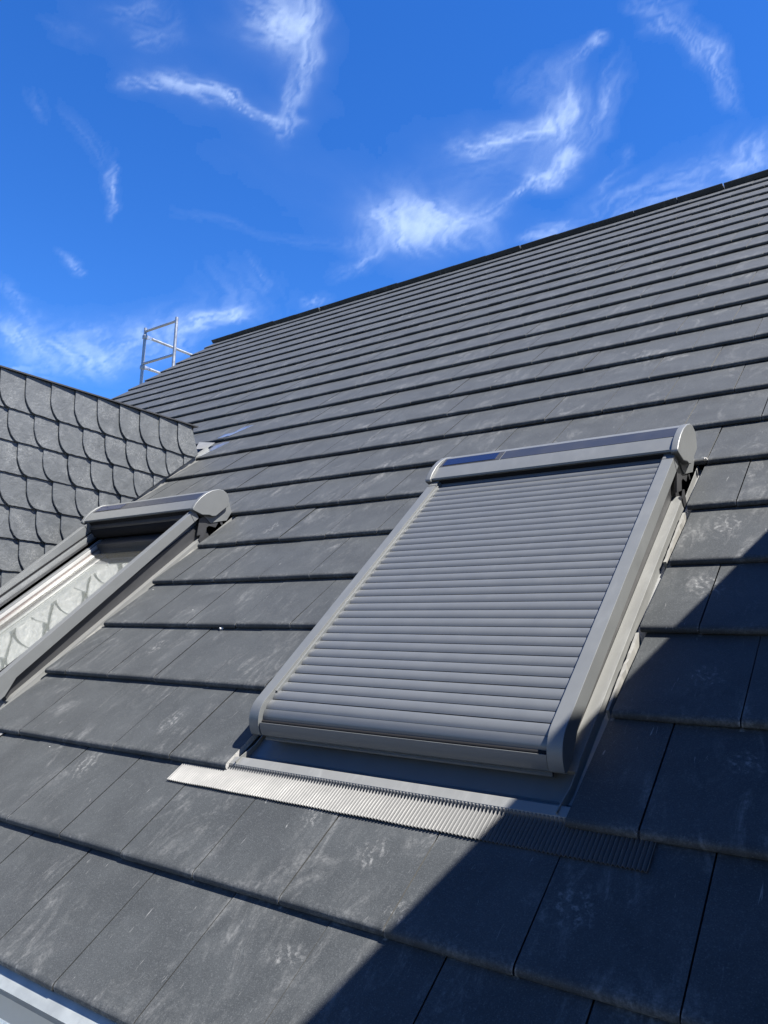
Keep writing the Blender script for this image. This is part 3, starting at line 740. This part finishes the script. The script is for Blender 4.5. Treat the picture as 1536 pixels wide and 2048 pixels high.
    for i in range(nr*sub+1):
        u = u0+(u1-u0)*i/(nr*sub); h = math.cos(2*math.pi*i/sub)
        sag = .0004*math.sin(u*9)+.0004*math.sin(u*23+1)
        cols.append([bm.verts.new((u, v + (.0005*math.sin(u*31) if v < .62 else 0), z+h*.0036*a+(sag if v < .66 else 0))) for v, z, a in prof])
    for a, b in zip(cols[:-1], cols[1:]):
        for k in range(len(prof)-1): bm.faces.new((a[k], a[k+1], b[k+1], b[k]))
    sk = link('pleated_skirt', finish(bm, 'pleated_skirt', .9), W, M_SKIRT)
    md = sk.modifiers.new('sheet', 'SOLIDIFY'); md.thickness = .0012; md.offset = -1
    return W
wl = roof_window(LEFT_U, 'roof_window', 'roof window beside the slate cheek, shutter open and glass showing', False, 'roof windows with shutters')
wm = roof_window(MAIN_U, 'roof_window', 'large roof window with its grey slatted shutter fully closed', True, 'roof windows with shutters')

# ------------------------------------------------------------------ scaffold at the far gable
sf = empty('scaffold'); tag(sf, 'galvanised scaffold guard frame rising behind the far verge', 'scaffold')
k = 1.10
cw = rw(*CAM); tl = cw + (rw(-7.101, 7.818, .620)-cw)*k
tr_ = tl + Vector((.73*k, 0, 0))
for q in (tl, tr_): tube('post', (q.x, q.y, -6.4), (q.x, q.y, q.z+.03), .026, M_GALV, sf)
for dz in (-.03, -.60):
    tube('guard_rail', (tl.x, tl.y, tl.z+dz), (tr_.x, tr_.y, tr_.z+dz), .021, M_GALV, sf)
for dz in (-.13, -.66):
    tube('long_rail', (tl.x+.03, tl.y+.12, tl.z+dz), (tl.x+.03, tl.y+3.0, tl.z+dz), .022, M_GALV, sf)
    box('rail_end', tl.x+.022, tl.x+.036, tl.y+.02, tl.y+.20, tl.z+dz-.028, tl.z+dz+.028, M_FOIL, sf, .004)
    box('wedge_coupler', tl.x-.035, tl.x+.04, tl.y-.03, tl.y+.04, tl.z+dz-.035, tl.z+dz+.035, M_GALV, sf, .008)
tube('post', (tl.x, tl.y+3.0, -6.4), (tl.x, tl.y+3.0, tl.z+.03), .026, M_GALV, sf)
for zz in (-.05-1.1,): box('deck', tl.x, tr_.x, tl.y, tl.y+3.0, tl.z+zz-.05, tl.z+zz, M_GALV, sf)

# ------------------------------------------------------------------ crumbs of mortar left on the tiles
for (u, v, w, r, lab) in ((1.796, 2.404, .002, .009, 'pale mortar crumb on tile joint beside the closed shutter hood'),
                          (.065, 1.372, -.0235, .008, 'pale mortar crumb lying under a tile edge between the two windows')):
    rf = random.Random(int(u*1000)); bm = bmesh.new()
    bmesh.ops.create_icosphere(bm, subdivisions=2, radius=r)
    for q in bm.verts: q.co = Vector((q.co.x*1.2, q.co.y, q.co.z*.7))*rf.uniform(.72, 1.2)
    o = link('mortar_crumb', finish(bm, 'mortar_crumb'), None, M_CRUMB); o.location = rw(u, v, w+r*.5); o.rotation_euler = (PITCH, 0, rf.uniform(0, 3))
    tag(o, lab, 'mortar crumb', 'mortar crumbs on the roof')
